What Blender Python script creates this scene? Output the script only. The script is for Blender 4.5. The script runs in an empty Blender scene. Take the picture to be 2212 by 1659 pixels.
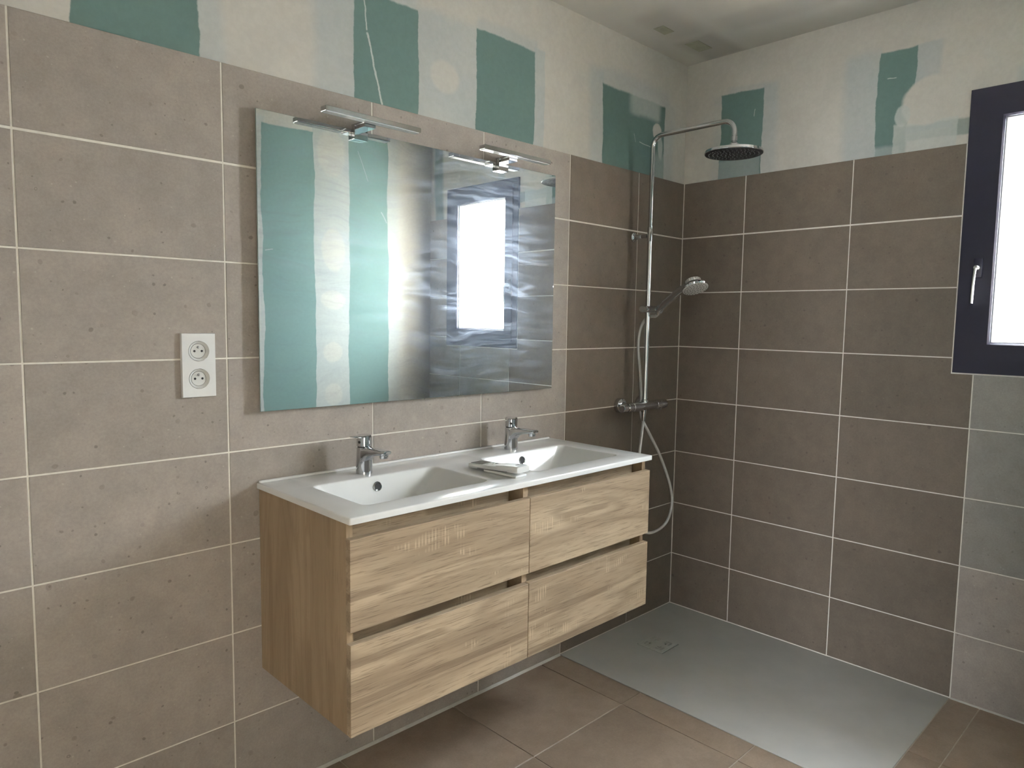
import bpy, bmesh, math, random
from mathutils import Vector, Matrix

random.seed(7)
scene = bpy.context.scene
COL = scene.collection

# ------------------------------------------------------------------ camera, world, exposure
F_PX, W_PX = 1532.12, 2212.0
CAM = Vector((-2.9448, -1.8731, 1.3764))
YAW, PITCH, ROLL = 0.77450, -0.08891, 0.01464


def make_camera():
    f = Vector((math.cos(PITCH) * math.sin(YAW), math.cos(PITCH) * math.cos(YAW), math.sin(PITCH)))
    r = Vector((math.cos(YAW), -math.sin(YAW), 0.0))
    u = r.cross(f)
    c, s = math.cos(ROLL), math.sin(ROLL)
    r2, u2 = c * r + s * u, -s * r + c * u
    m = Matrix((r2, u2, -f)).transposed().to_4x4()
    m.translation = CAM
    cd = bpy.data.cameras.new('camera')
    cd.sensor_fit = 'HORIZONTAL'
    cd.sensor_width = 36.0
    cd.lens = F_PX / W_PX * 36.0
    cd.clip_start = 0.01
    cd.clip_end = 200
    co = bpy.data.objects.new('camera', cd)
    COL.objects.link(co)
    co.matrix_world = m
    scene.camera = co


make_camera()

SKY = (0.92, 0.96, 1.0)
SKY_STRENGTH = 30.0
world = bpy.data.worlds.new('overcast_sky')
scene.world = world
world.use_nodes = True
bgn = world.node_tree.nodes['Background']
bgn.inputs['Color'].default_value = (*SKY, 1)
# overcast sky: three times brighter overhead than at the horizon
_w = world.node_tree
_tc = _w.nodes.new('ShaderNodeTexCoord')
_sp = _w.nodes.new('ShaderNodeSeparateXYZ')
_mr = _w.nodes.new('ShaderNodeMapRange')
_w.links.new(_tc.outputs['Generated'], _sp.inputs[0])
_w.links.new(_sp.outputs[2], _mr.inputs['Value'])
_mr.inputs['From Min'].default_value = 0.0
_mr.inputs['From Max'].default_value = 1.0
_mr.inputs['To Min'].default_value = SKY_STRENGTH / 1.8
_mr.inputs['To Max'].default_value = SKY_STRENGTH * 3 / 1.8
_w.links.new(_mr.outputs[0], bgn.inputs['Strength'])

vs = scene.view_settings
vs.view_transform = 'Standard'
vs.look = 'None'
vs.gamma = 1.0
vs.use_curve_mapping = False
vs.exposure = 2.15
scene.display_settings.display_device = 'sRGB'
cy = scene.cycles
cy.max_bounces = 14
cy.diffuse_bounces = 8
cy.glossy_bounces = 8
cy.transmission_bounces = 8
cy.transparent_max_bounces = 12
cy.sample_clamp_indirect = 6.0
cy.caustics_reflective = False
cy.caustics_refractive = False
cy.blur_glossy = 0.5

# room dimensions (metres)
CEIL = 2.565
YF = -1.985           # wall opposite the vanity
XL = -4.10            # end wall on the left
WY0, WY1, WZ0, WZ1 = -1.802, -1.152, 1.213, 2.205   # window opening


DX0, DX1, DZ = -3.45, -2.52, 2.10     # unseen doorway behind the camera, added to let fill light in
XH = -5.60                            # left end of the hall
HLY0, HLY1, HLZ0, HLZ1 = -3.65, -2.25, 0.55, 2.15  # added hall window opening, unseen, sized to set the fill light
HY = -4.30                            # far wall of the hall


def portal(name, loc, rot, sx, sy):
    d = bpy.data.lights.new(name, 'AREA')
    d.shape = 'RECTANGLE'
    d.size = sx
    d.size_y = sy
    d.cycles.is_portal = True
    o = bpy.data.objects.new(name, d)
    COL.objects.link(o)
    o.location = loc
    o.rotation_euler = rot
    o['kind'] = 'helper'


portal('bathroom_window_portal', (0.30, (WY0 + WY1) / 2, (WZ0 + WZ1) / 2), (0, math.radians(90), 0), 1.10, 0.80)
portal('hall_fill_portal', (XH - .16, (HLY0 + HLY1) / 2, (HLZ0 + HLZ1) / 2), (0, math.radians(-90), 0), HLZ1 - HLZ0, HLY1 - HLY0)

# ------------------------------------------------------------------ material helpers


def new_mat(name):
    m = bpy.data.materials.new(name)
    m.use_nodes = True
    nt = m.node_tree
    b = nt.nodes['Principled BSDF']
    return m, nt, b


def node(nt, t, **kw):
    n = nt.nodes.new(t)
    for k, v in kw.items():
        setattr(n, k, v)
    return n


def link(nt, a, b):
    nt.links.new(a, b)


def inp(nt, sock, v):
    if isinstance(v, bpy.types.NodeSocket):
        nt.links.new(v, sock)
    else:
        sock.default_value = v


def math_n(nt, op, a, b=None, c=None, clamp=False):
    n = node(nt, 'ShaderNodeMath', operation=op, use_clamp=clamp)
    inp(nt, n.inputs[0], a)
    if b is not None:
        inp(nt, n.inputs[1], b)
    if c is not None:
        inp(nt, n.inputs[2], c)
    return n.outputs[0]


def vmath(nt, op, a, b=None, scale=None):
    n = node(nt, 'ShaderNodeVectorMath', operation=op)
    inp(nt, n.inputs[0], a)
    if b is not None:
        inp(nt, n.inputs[1], b)
    if scale is not None:
        inp(nt, n.inputs['Scale'], scale)
    return n.outputs[0]


def mixc(nt, fac, a, b, blend='MIX'):
    n = node(nt, 'ShaderNodeMix', data_type='RGBA', blend_type=blend)
    inp(nt, n.inputs[0], fac)
    inp(nt, n.inputs[6], a if isinstance(a, bpy.types.NodeSocket) else (*a, 1))
    inp(nt, n.inputs[7], b if isinstance(b, bpy.types.NodeSocket) else (*b, 1))
    return n.outputs[2]


def ramp(nt, v, lo, hi, t0=0.0, t1=1.0, smooth=True):
    n = node(nt, 'ShaderNodeMapRange', interpolation_type='SMOOTHSTEP' if smooth else 'LINEAR')
    inp(nt, n.inputs['Value'], v)
    inp(nt, n.inputs['From Min'], lo)
    inp(nt, n.inputs['From Max'], hi)
    n.inputs['To Min'].default_value = t0
    n.inputs['To Max'].default_value = t1
    return n.outputs[0]


def noise(nt, vec, scale, detail=4.0, rough=0.55, dist=0.0, dims='3D'):
    n = node(nt, 'ShaderNodeTexNoise', noise_dimensions=dims)
    if vec is not None:
        link(nt, vec, n.inputs['Vector'])
    n.inputs['Scale'].default_value = scale
    n.inputs['Detail'].default_value = detail
    n.inputs['Roughness'].default_value = rough
    n.inputs['Distortion'].default_value = dist
    return n


def bump(nt, h, strength, dist, bsdf):
    n = node(nt, 'ShaderNodeBump')
    inp(nt, n.inputs['Height'], h)
    n.inputs['Strength'].default_value = strength
    n.inputs['Distance'].default_value = dist
    link(nt, n.outputs[0], bsdf.inputs['Normal'])


def objcoord(nt, rand_shift=False):
    tc = node(nt, 'ShaderNodeTexCoord')
    v = tc.outputs['Object']
    if rand_shift:
        oi = node(nt, 'ShaderNodeObjectInfo')
        s = math_n(nt, 'MULTIPLY', oi.outputs['Random'], 91.7)
        cb = node(nt, 'ShaderNodeCombineXYZ')
        link(nt, s, cb.inputs[0])
        link(nt, math_n(nt, 'MULTIPLY', s, 1.7), cb.inputs[1])
        link(nt, math_n(nt, 'MULTIPLY', s, 0.6), cb.inputs[2])
        v = vmath(nt, 'ADD', v, cb.outputs[0])
        return v, oi.outputs['Random']
    return v


def simple(name, col, rough=0.5, metal=0.0, spec=0.5, coat=0.0, noise_amt=0.0, nscale=20.0, bump_amt=0.0):
    m, nt, b = new_mat(name)
    b.inputs['Base Color'].default_value = (*col, 1)
    b.inputs['Roughness'].default_value = rough
    b.inputs['Metallic'].default_value = metal
    b.inputs['Specular IOR Level'].default_value = spec
    b.inputs['Coat Weight'].default_value = coat
    b.inputs['Coat Roughness'].default_value = 0.03
    v = objcoord(nt)
    n = noise(nt, v, nscale)
    if noise_amt:
        f = ramp(nt, n.outputs['Fac'], 0.3, 0.7, 1 - noise_amt, 1 + noise_amt)
        link(nt, vmath(nt, 'SCALE', (*col,), scale=f), b.inputs['Base Color'])
    if bump_amt:
        bump(nt, n.outputs['Fac'], bump_amt, 0.002, b)
    return m


def tile_mat(name, base, warm, dark_spots, rough=0.42, vary=0.07, flat=False):
    m, nt, b = new_mat(name)
    v, rnd = objcoord(nt, True)
    n1 = noise(nt, v, 3.2, 5, 0.6)
    n2 = noise(nt, v, 17.0, 6, 0.65)
    n3 = noise(nt, v, 160.0, 3, 0.7)
    cloud = ramp(nt, n1.outputs['Fac'], 0.32, 0.68)
    col = mixc(nt, cloud, base, warm)
    mid = ramp(nt, n2.outputs['Fac'], 0.3, 0.7, 0.93, 1.07)
    fine = ramp(nt, n3.outputs['Fac'], 0.3, 0.7, 0.94, 1.06)
    tone = math_n(nt, 'MULTIPLY', mid, fine)
    oi = ramp(nt, rnd, 0.0, 1.0, 1.0 - vary, 1.0 + vary, False)
    tone = math_n(nt, 'MULTIPLY', tone, oi)
    col = vmath(nt, 'SCALE', col, scale=tone)
    # fossil-like darker spots of several sizes
    vw = vmath(nt, 'ADD', v, vmath(nt, 'SCALE', noise(nt, v, 25, 3).outputs['Color'], scale=0.012))
    sp = node(nt, 'ShaderNodeSeparateXYZ')
    link(nt, vw, sp.inputs[0])
    cb = node(nt, 'ShaderNodeCombineXYZ')
    if flat:
        link(nt, sp.outputs[0], cb.inputs[0])
        link(nt, sp.outputs[1], cb.inputs[1])
    else:
        link(nt, math_n(nt, 'ADD', sp.outputs[0], sp.outputs[1]), cb.inputs[0])
        link(nt, sp.outputs[2], cb.inputs[1])
    vw = cb.outputs[0]
    vo = node(nt, 'ShaderNodeTexVoronoi', feature='F1', voronoi_dimensions='2D')
    link(nt, vw, vo.inputs['Vector'])
    vo.inputs['Scale'].default_value = 11.0
    sel = node(nt, 'ShaderNodeSeparateColor')
    link(nt, vo.outputs['Color'], sel.inputs[0])
    rad = math_n(nt, 'MULTIPLY', math_n(nt, 'POWER', sel.outputs[0], 3.5), 0.095)
    spot = math_n(nt, 'MULTIPLY', ramp(nt, math_n(nt, 'SUBTRACT', rad, vo.outputs['Distance']), -0.004, 0.022), sel.outputs[1])
    spot = math_n(nt, 'MULTIPLY', spot, dark_spots)
    vo2 = node(nt, 'ShaderNodeTexVoronoi', feature='F1', voronoi_dimensions='2D')
    link(nt, vw, vo2.inputs['Vector'])
    vo2.inputs['Scale'].default_value = 42.0
    sel2 = node(nt, 'ShaderNodeSeparateColor')
    link(nt, vo2.outputs['Color'], sel2.inputs[0])
    rad2 = math_n(nt, 'MULTIPLY', math_n(nt, 'POWER', sel2.outputs[0], 3.0), 0.19)
    sp2 = math_n(nt, 'MULTIPLY', ramp(nt, math_n(nt, 'SUBTRACT', rad2, vo2.outputs['Distance']), 0.0, 0.06), dark_spots)
    dk = math_n(nt, 'MAXIMUM', spot, math_n(nt, 'MULTIPLY', sp2, ramp(nt, sel2.outputs[1], 0.35, 0.9)))
    col = mixc(nt, math_n(nt, 'MULTIPLY', dk, 0.75), col, tuple(c * 0.38 for c in base))
    # thin pale flecks
    lf = math_n(nt, 'MULTIPLY', ramp(nt, math_n(nt, 'SUBTRACT', math_n(nt, 'MULTIPLY', math_n(nt, 'POWER', sel2.outputs[2], 9.0), 0.12), vo2.outputs['Distance']), 0.0, 0.04), 0.3)
    col = mixc(nt, lf, col, tuple(min(1, c * 1.9) for c in base))
    link(nt, col, b.inputs['Base Color'])
    b.inputs['Roughness'].default_value = rough
    b.inputs['Specular IOR Level'].default_value = 0.4
    bump(nt, n2.outputs['Fac'], 0.10, 0.0015, b)
    return m


def wood_mat(name, grain_axis='X', light=(0.505, 0.395, 0.275), mid=(0.375, 0.284, 0.194), dark=(0.20, 0.142, 0.092), marks=0.5, contrast=1.25):
    """Sawn light oak: long grain streaks, cathedral bands, darker pores and pale saw marks across the grain."""
    m, nt, b = new_mat(name)
    v, rnd = objcoord(nt, True)
    sep = node(nt, 'ShaderNodeSeparateXYZ')
    link(nt, v, sep.inputs[0])
    if grain_axis == 'X':
        g, c1, c2 = sep.outputs[0], sep.outputs[2], sep.outputs[1]
    else:
        g, c1, c2 = sep.outputs[2], sep.outputs[1], sep.outputs[0]

    def coord(sg, sc):
        cb = node(nt, 'ShaderNodeCombineXYZ')
        link(nt, math_n(nt, 'MULTIPLY', g, sg), cb.inputs[0])
        link(nt, math_n(nt, 'MULTIPLY', c1, sc), cb.inputs[1])
        link(nt, math_n(nt, 'MULTIPLY', c2, sc), cb.inputs[2])
        return cb.outputs[0]
    warp = noise(nt, coord(1.6, 5.0), 1.0, 3, 0.5)
    # growth rings: contour lines of a broad, long field
    field = noise(nt, coord(0.5, 3.8), 1.0, 2, 0.45, 0.35)
    rings = math_n(nt, 'FRACT', math_n(nt, 'ADD', math_n(nt, 'MULTIPLY', field.outputs['Fac'], 13.0),
                                       math_n(nt, 'MULTIPLY', warp.outputs['Fac'], 0.9)))
    rings = math_n(nt, 'ABSOLUTE', math_n(nt, 'SUBTRACT', math_n(nt, 'MULTIPLY', rings, 2.0), 1.0))
    streak = noise(nt, coord(2.6, 70.0), 1.0, 5, 0.66, 0.45)
    pores = noise(nt, coord(13.0, 330.0), 1.0, 3, 0.6, 0.35)
    broad = noise(nt, coord(1.3, 8.5), 1.0, 3, 0.5, 0.6)
    col = mixc(nt, ramp(nt, broad.outputs['Fac'], 0.36, 0.66), mid, light)
    col = mixc(nt, math_n(nt, 'MULTIPLY', ramp(nt, rings, 0.45, 1.0), 0.30 * contrast), col, dark)
    col = mixc(nt, math_n(nt, 'MULTIPLY', ramp(nt, streak.outputs['Fac'], 0.46, 0.74), 0.34 * contrast), col, dark)
    col = mixc(nt, math_n(nt, 'MULTIPLY', ramp(nt, pores.outputs['Fac'], 0.52, 0.70), 0.46 * contrast), col, tuple(c * 0.6 for c in dark))
    # plank boundary: a darker lamella
    pl = math_n(nt, 'FRACT', math_n(nt, 'ADD', math_n(nt, 'MULTIPLY', c1, 9.5), math_n(nt, 'MULTIPLY', warp.outputs['Fac'], 0.35)))
    lam = ramp(nt, pl, 0.80, 0.82)
    seg = noise(nt, coord(2.1, 2.0), 1.0, 0)
    lam = math_n(nt, 'MULTIPLY', lam, ramp(nt, seg.outputs['Fac'], 0.50, 0.54))
    col = mixc(nt, math_n(nt, 'MULTIPLY', lam, 0.40 * contrast), col, tuple(c * 0.95 for c in dark))
    # saw marks: short pale ticks across the grain, in patches
    tick = math_n(nt, 'FRACT', math_n(nt, 'MULTIPLY', g, 95.0))
    tick = ramp(nt, math_n(nt, 'ABSOLUTE', math_n(nt, 'SUBTRACT', tick, 0.5)), 0.22, 0.40)
    patch = noise(nt, coord(5.0, 16.0), 1.0, 2, 0.5, 0.5)
    tk = noise(nt, coord(45.0, 9.0), 1.0, 1)
    tick = math_n(nt, 'MULTIPLY', tick, math_n(nt, 'MULTIPLY', ramp(nt, patch.outputs['Fac'], 0.60, 0.70), ramp(nt, tk.outputs['Fac'], 0.42, 0.6)))
    col = mixc(nt, math_n(nt, 'MULTIPLY', tick, marks), col, tuple(min(1, c * 1.38) for c in light))
    link(nt, col, b.inputs['Base Color'])
    b.inputs['Roughness'].default_value = 0.5
    b.inputs['Specular IOR Level'].default_value = 0.35
    bump(nt, math_n(nt, 'SUBTRACT', tick, pores.outputs['Fac']), 0.12, 0.0008, b)
    return m


CREAM = (0.565, 0.545, 0.502)
GREYM = (0.43, 0.47, 0.475)
TEAL = (0.140, 0.218, 0.204)


def plaster_mat(name, u_axis, rects, ellipses=(), lines=(), base=CREAM):
    """Bare plasterboard wall: board colour showing between bands of joint compound.
    rects: (u0,u1,v0,v1,soft_u0,soft_u1,soft_v,colour,alpha) in wall coordinates, painted in order."""
    m, nt, b = new_mat(name)
    tc = node(nt, 'ShaderNodeTexCoord')
    v = tc.outputs['Object']
    w1 = noise(nt, v, 2.6, 3, 0.5)
    w2 = noise(nt, v, 34.0, 3, 0.6)
    wv = vmath(nt, 'SCALE', vmath(nt, 'SUBTRACT', w1.outputs['Color'], (0.5, 0.5, 0.5)), scale=0.055)
    wv2 = vmath(nt, 'SCALE', vmath(nt, 'SUBTRACT', w2.outputs['Color'], (0.5, 0.5, 0.5)), scale=0.010)
    p = vmath(nt, 'ADD', vmath(nt, 'ADD', v, wv), wv2)
    sep = node(nt, 'ShaderNodeSeparateXYZ')
    link(nt, p, sep.inputs[0])
    u = sep.outputs['XYZ'.index(u_axis)]
    z = sep.outputs[2]
    blot = noise(nt, v, 5.0, 4, 0.6)
    fine = noise(nt, v, 60.0, 3, 0.6)
    col = mixc(nt, ramp(nt, blot.outputs['Fac'], 0.35, 0.7), base, tuple(c * 0.93 for c in base))
    drag = ramp(nt, blot.outputs['Fac'], 0.3, 0.7, 0.75, 1.0)
    for (u0, u1, v0, v1, s0, s1, sv, c, a) in rects:
        k = math_n(nt, 'MULTIPLY', ramp(nt, u, u0 - s0 / 2, u0 + s0 / 2), ramp(nt, u, u1 - s1 / 2, u1 + s1 / 2, 1.0, 0.0))
        k = math_n(nt, 'MULTIPLY', k, ramp(nt, z, v1 - sv / 2, v1 + sv / 2, 1.0, 0.0))
        k = math_n(nt, 'MULTIPLY', k, ramp(nt, z, v0 - sv / 2, v0 + sv / 2))
        k = math_n(nt, 'MULTIPLY', k, a)
        if a < 1:
            k = math_n(nt, 'MULTIPLY', k, drag)
        col = mixc(nt, k, col, c)
    for (eu, ez, ru, rz, soft, c, a) in ellipses:
        du = math_n(nt, 'DIVIDE', math_n(nt, 'SUBTRACT', u, eu), ru)
        dz = math_n(nt, 'DIVIDE', math_n(nt, 'SUBTRACT', z, ez), rz)
        d = math_n(nt, 'ADD', math_n(nt, 'MULTIPLY', du, du), math_n(nt, 'MULTIPLY', dz, dz))
        k = math_n(nt, 'MULTIPLY', ramp(nt, d, 1.0 - soft, 1.0 + soft, 1.0, 0.0), a)
        col = mixc(nt, k, col, c)
    for (a0, b0, a1, b1, wd, c, al) in lines:
        L = math.hypot(a1 - a0, b1 - b0)
        tx, tz = (a1 - a0) / L, (b1 - b0) / L
        du = math_n(nt, 'SUBTRACT', u, a0)
        dz = math_n(nt, 'SUBTRACT', z, b0)
        al_ = math_n(nt, 'ADD', math_n(nt, 'MULTIPLY', du, tx), math_n(nt, 'MULTIPLY', dz, tz))
        ac = math_n(nt, 'ABSOLUTE', math_n(nt, 'SUBTRACT', math_n(nt, 'MULTIPLY', du, tz), math_n(nt, 'MULTIPLY', dz, tx)))
        k = math_n(nt, 'MULTIPLY', ramp(nt, ac, wd * 0.35, wd, 1.0, 0.0), math_n(nt, 'MULTIPLY', ramp(nt, al_, 0.0, 0.006), ramp(nt, al_, L - 0.006, L, 1.0, 0.0)))
        col = mixc(nt, math_n(nt, 'MULTIPLY', k, al), col, c)
    tone = ramp(nt, fine.outputs['Fac'], 0.3, 0.7, 0.97, 1.03)
    col = vmath(nt, 'SCALE', col, scale=tone)
    link(nt, col, b.inputs['Base Color'])
    b.inputs['Roughness'].default_value = 0.85
    b.inputs['Specular IOR Level'].default_value = 0.25
    bump(nt, w2.outputs['Fac'], 0.12, 0.002, b)
    return m


def mirror_mat():
    m, nt, b = new_mat('mirror_silvering')
    nt.nodes.remove(b)
    out = nt.nodes['Material Output']
    g = node(nt, 'ShaderNodeBsdfGlossy')
    g.inputs['Color'].default_value = (0.88, 0.93, 0.90, 1)
    g.inputs['Roughness'].default_value = 0.0
    h = node(nt, 'ShaderNodeBsdfGlossy')
    h.inputs['Color'].default_value = (0.70, 0.81, 0.97, 1)
    h.inputs['Roughness'].default_value = 0.34
    # dried wipe marks: long streaks, roughly level, curling
    tc = node(nt, 'ShaderNodeTexCoord')
    v = tc.outputs['Object']
    w = noise(nt, v, 2.2, 3, 0.5)
    p = vmath(nt, 'ADD', v, vmath(nt, 'SCALE', w.outputs['Color'], scale=0.25))
    mp = node(nt, 'ShaderNodeMapping')
    link(nt, p, mp.inputs['Vector'])
    mp.inputs['Scale'].default_value = (3.6, 1.0, 26.0)
    mp.inputs['Rotation'].default_value = (0, math.radians(12), 0)
    s = noise(nt, mp.outputs[0], 1.6, 7, 0.68, 0.6)
    patch = noise(nt, v, 2.6, 2, 0.5)
    k = math_n(nt, 'MULTIPLY', ramp(nt, s.outputs['Fac'], 0.40, 0.76), ramp(nt, patch.outputs['Fac'], 0.30, 0.62, 0.15, 1.0))
    k = math_n(nt, 'ADD', math_n(nt, 'MULTIPLY', k, 0.22), 0.035)
    mx = node(nt, 'ShaderNodeMixShader')
    link(nt, k, mx.inputs[0])
    link(nt, g.outputs[0], mx.inputs[1])
    link(nt, h.outputs[0], mx.inputs[2])
    link(nt, mx.outputs[0], out.inputs['Surface'])
    return m


def frosted_glass():
    m, nt, b = new_mat('frosted_window_glass')
    nt.nodes.remove(b)
    out = nt.nodes['Material Output']
    t = node(nt, 'ShaderNodeBsdfTransparent')
    t.inputs['Color'].default_value = (0.93, 0.95, 0.96, 1)
    tr = node(nt, 'ShaderNodeBsdfTranslucent')
    tr.inputs['Color'].default_value = (0.88, 0.91, 0.97, 1)
    tc = node(nt, 'ShaderNodeTexCoord')
    n = noise(nt, tc.outputs['Object'], 330.0, 2, 0.5)
    mx = node(nt, 'ShaderNodeMixShader')
    link(nt, ramp(nt, n.outputs['Fac'], 0.42, 0.62, 0.05, 0.24), mx.inputs[0])
    link(nt, t.outputs[0], mx.inputs[1])
    link(nt, tr.outputs[0], mx.inputs[2])
    gl = node(nt, 'ShaderNodeBsdfGlossy')
    gl.inputs['Roughness'].default_value = 0.15
    m2 = node(nt, 'ShaderNodeMixShader')
    m2.inputs[0].default_value = 0.06
    link(nt, mx.outputs[0], m2.inputs[1])
    link(nt, gl.outputs[0], m2.inputs[2])
    link(nt, m2.outputs[0], out.inputs['Surface'])
    return m


M = {}
M['tile'] = tile_mat('taupe_stone_tile', (0.318, 0.280, 0.253), (0.348, 0.306, 0.272), 0.8)
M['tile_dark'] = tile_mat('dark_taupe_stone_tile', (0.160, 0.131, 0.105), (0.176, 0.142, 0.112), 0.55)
M['tile_grey'] = tile_mat('grey_taupe_stone_tile', (0.275, 0.262, 0.240), (0.29, 0.27, 0.245), 0.45)
M['floor_tile'] = tile_mat('brown_stone_floor_tile', (0.262, 0.200, 0.152), (0.315, 0.245, 0.190), 0.2, rough=0.36, flat=True)
M['grout'] = simple('pale_grout', (0.72, 0.69, 0.63), 0.8, noise_amt=0.06, nscale=40)
M['floor_grout'] = simple('beige_floor_grout', (0.44, 0.38, 0.32), 0.8, noise_amt=0.1, nscale=30)
M['silicone'] = simple('grey_white_silicone', (0.52, 0.51, 0.47), 0.4, noise_amt=0.05, nscale=30)
M['oak'] = wood_mat('sawn_oak_along', 'X')
M['oak_side_shaded'] = wood_mat('sawn_oak_upright_shaded', 'Z', light=(0.40, 0.295, 0.19), mid=(0.32, 0.23, 0.143), dark=(0.22, 0.145, 0.085), marks=0.12, contrast=0.7)  # same oak, upright grain; the side's shade is put into darker tones
M['oak_edge'] = simple('oak_edge_band', (0.46, 0.34, 0.225), 0.5, noise_amt=0.12, nscale=60)
M['dark_gap'] = simple('shadow_black_plastic', (0.012, 0.012, 0.012), 0.6)
M['ceramic'] = simple('white_glazed_ceramic', (0.74, 0.74, 0.73), 0.15, spec=0.34, coat=0.0, noise_amt=0.01, nscale=8)
M['chrome'] = simple('polished_chrome', (0.64, 0.65, 0.67), 0.06, 1.0, noise_amt=0.02, nscale=9)
M['steel'] = simple('satin_metal', (0.66, 0.66, 0.66), 0.28, 1.0, noise_amt=0.03, nscale=60)
M['hose'] = simple('silver_shower_hose', (0.60, 0.60, 0.59), 0.3, 0.35, noise_amt=0.03, nscale=80)
M['rubber'] = simple('black_rubber', (0.018, 0.018, 0.02), 0.5, noise_amt=0.1, nscale=60)
M['nozzle'] = simple('dark_grey_rubber_nozzles', (0.10, 0.10, 0.105), 0.5)
M['sprayface'] = simple('grey_spray_plate', (0.42, 0.41, 0.39), 0.4, noise_amt=0.03, nscale=60)
M['white_plastic'] = simple('white_plastic', (0.72, 0.72, 0.71), 0.3, noise_amt=0.015, nscale=30)
M['cool_plastic'] = simple('off_white_plastic', (0.64, 0.64, 0.615), 0.35, noise_amt=0.015, nscale=30)
M['grey_plastic'] = simple('smoky_grey_plastic', (0.22, 0.22, 0.22), 0.25)
M['screen'] = simple('grey_lcd_screen', (0.16, 0.165, 0.15), 0.2)
M['lens'] = simple('opal_lamp_diffuser', (0.70, 0.71, 0.72), 0.35, noise_amt=0.01, nscale=30)
M['frame'] = simple('anthracite_window_frame', (0.0125, 0.0115, 0.030), 0.42, noise_amt=0.05, nscale=50)
M['gasket'] = simple('lit_glazing_bead', (0.42, 0.43, 0.44), 0.4)  # dark bead painted pale for the light glancing along its edge
M['mirror'] = mirror_mat()
M['mirror_edge'] = simple('mirror_glass_edge', (0.34, 0.42, 0.40), 0.12, 0.3)
M['glass'] = frosted_glass()
M['tray'] = simple('stone_resin_tray', (0.412, 0.408, 0.388), 0.42, spec=0.4, noise_amt=0.035, nscale=7, bump_amt=0.04)
M['drain'] = simple('stone_resin_drain_cover', (0.42, 0.42, 0.39), 0.42, noise_amt=0.02, nscale=20)
M['render'] = simple('beige_exterior_render', (0.62, 0.50, 0.34), 0.9, noise_amt=0.06, nscale=60)
M['ground'] = simple('gravel_bounce_ground', (0.50, 0.48, 0.44), 0.95, noise_amt=0.2, nscale=4)  # unseen ground, made paler to bounce light up to the ceiling
M['patch'] = simple('bare_green_board', (0.36, 0.35, 0.27), 0.85, noise_amt=0.08, nscale=30)

M['plaster_hall'] = simple('pale_hall_plaster', (0.62, 0.60, 0.55), 0.85, noise_amt=0.03, nscale=5)

T, G, Cc = TEAL, GREYM, CREAM
WG = (0.52, 0.55, 0.53)
M['plaster_back'] = plaster_mat('plasterboard_behind_vanity', 'X', [
    (-2.22, -2.160, 1.9, 2.7, .004, .04, .02, G, .75), (-2.503, -2.220, 1.9, 2.7, .004, .004, .02, T, 1),
    (-3.42, -3.12, 1.9, 2.7, .01, .01, .02, T, 1), (-3.12, -3.05, 1.9, 2.7, .01, .05, .02, G, .8),
    (-1.905, -1.775, 1.9, 2.7, .05, .01, .06, G, .85), (-1.540, -1.292, 1.9, 2.36, .01, .01, .05, G, .8),
    (-1.70, -1.54, 2.30, 2.44, .06, .02, .05, G, .7),
    (-1.780, -1.540, 1.9, 2.345, .004, .004, .008, T, 1),
    (-1.292, -1.00, 2.34, 2.395, .02, .02, .03, G, .65), (-1.020, -.962, 1.9, 2.375, .01, .006, .01, G, .85),
    (-1.293, -1.016, 1.9, 2.358, .004, .004, .008, T, 1),
    (-.690, -.600, 1.9, 2.40, .05, .01, .05, G, .8), (-.62, -.13, 2.33, 2.42, .05, .05, .05, G, .6), (-.165, -.085, 1.9, 2.36, .01, .05, .05, G, .6),
    (-.608, -.160, 1.9, 2.345, .004, .006, .012, T, 1),
    (-.42, -.20, 2.265, 2.37, .05, .04, .03, WG, .7), (-.26, -.16, 1.98, 2.12, .03, .01, .05, WG, .5),
], [(-1.43, 2.165, .062, .05, .35, Cc, .8), (-.215, 2.215, .035, .042, .25, Cc, .95), (-.19, 2.15, .02, .05, .5, WG, .7)],
    [(-1.751, 2.36, -1.735, 2.23, .0035, WG, .9), (-1.735, 2.23, -1.677, 2.03, .0045, WG, .9), (-.36, 2.155, -.25, 2.14, .0025, WG, .8),
     (-.40, 2.19, -.385, 2.15, .002, WG, .6)])
M['plaster_right'] = plaster_mat('plasterboard_beside_window', 'Y', [
    (-.432, -.362, 1.9, 2.41, .04, .008, .03, G, .75), (-.165, -.13, 1.9, 2.38, .01, .04, .04, G, .4), (-.37, -.20, 2.385, 2.42, .02, .03, .02, G, .6),
    (-.366, -.165, 1.9, 2.395, .004, .004, .008, T, 1), (-.362, -.165, 1.9, 2.105, .006, .006, .02, G, .62),
    (-.840, -.712, 1.9, 2.42, .01, .05, .05, G, .85), (-1.04, -.955, 2.26, 2.41, .02, .01, .012, G, .85),
    (-.961, -.836, 1.9, 2.408, .004, .004, .008, T, 1), (-1.15, -.955, 1.9, 2.27, .01, .012, .02, Cc, 1), (-.93, -.83, 1.9, 2.055, .01, .01, .02, G, .7),
    (-1.18, -.955, 2.07, 2.125, .01, .01, .01, T, .8),
    (-1.117, -.905, 1.9, 2.135, .006, .006, .012, WG, .92), (-1.10, -.95, 2.10, 2.122, .02, .02, .01, G, .6),
    (-1.335, -1.28, 2.19, 2.26, .03, .03, .02, G, .7), (-1.95, -1.86, 1.2, 2.6, .03, .03, .05, T, .9),
], [(-1.015, 2.205, .085, .085, .18, Cc, 1.0), (-.935, 2.165, .028, .04, .25, WG, .8)],
    [(-.325, 2.31, -.323, 2.27, .0025, WG, .8), (-.865, 2.31, -.90, 2.305, .0025, WG, .8)])
WF = (0.34, 0.36, 0.35)  # same compound as elsewhere, darkened to offset window light on this wall
CF = (0.43, 0.41, 0.37)  # cream base, darkened against the same window light
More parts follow.
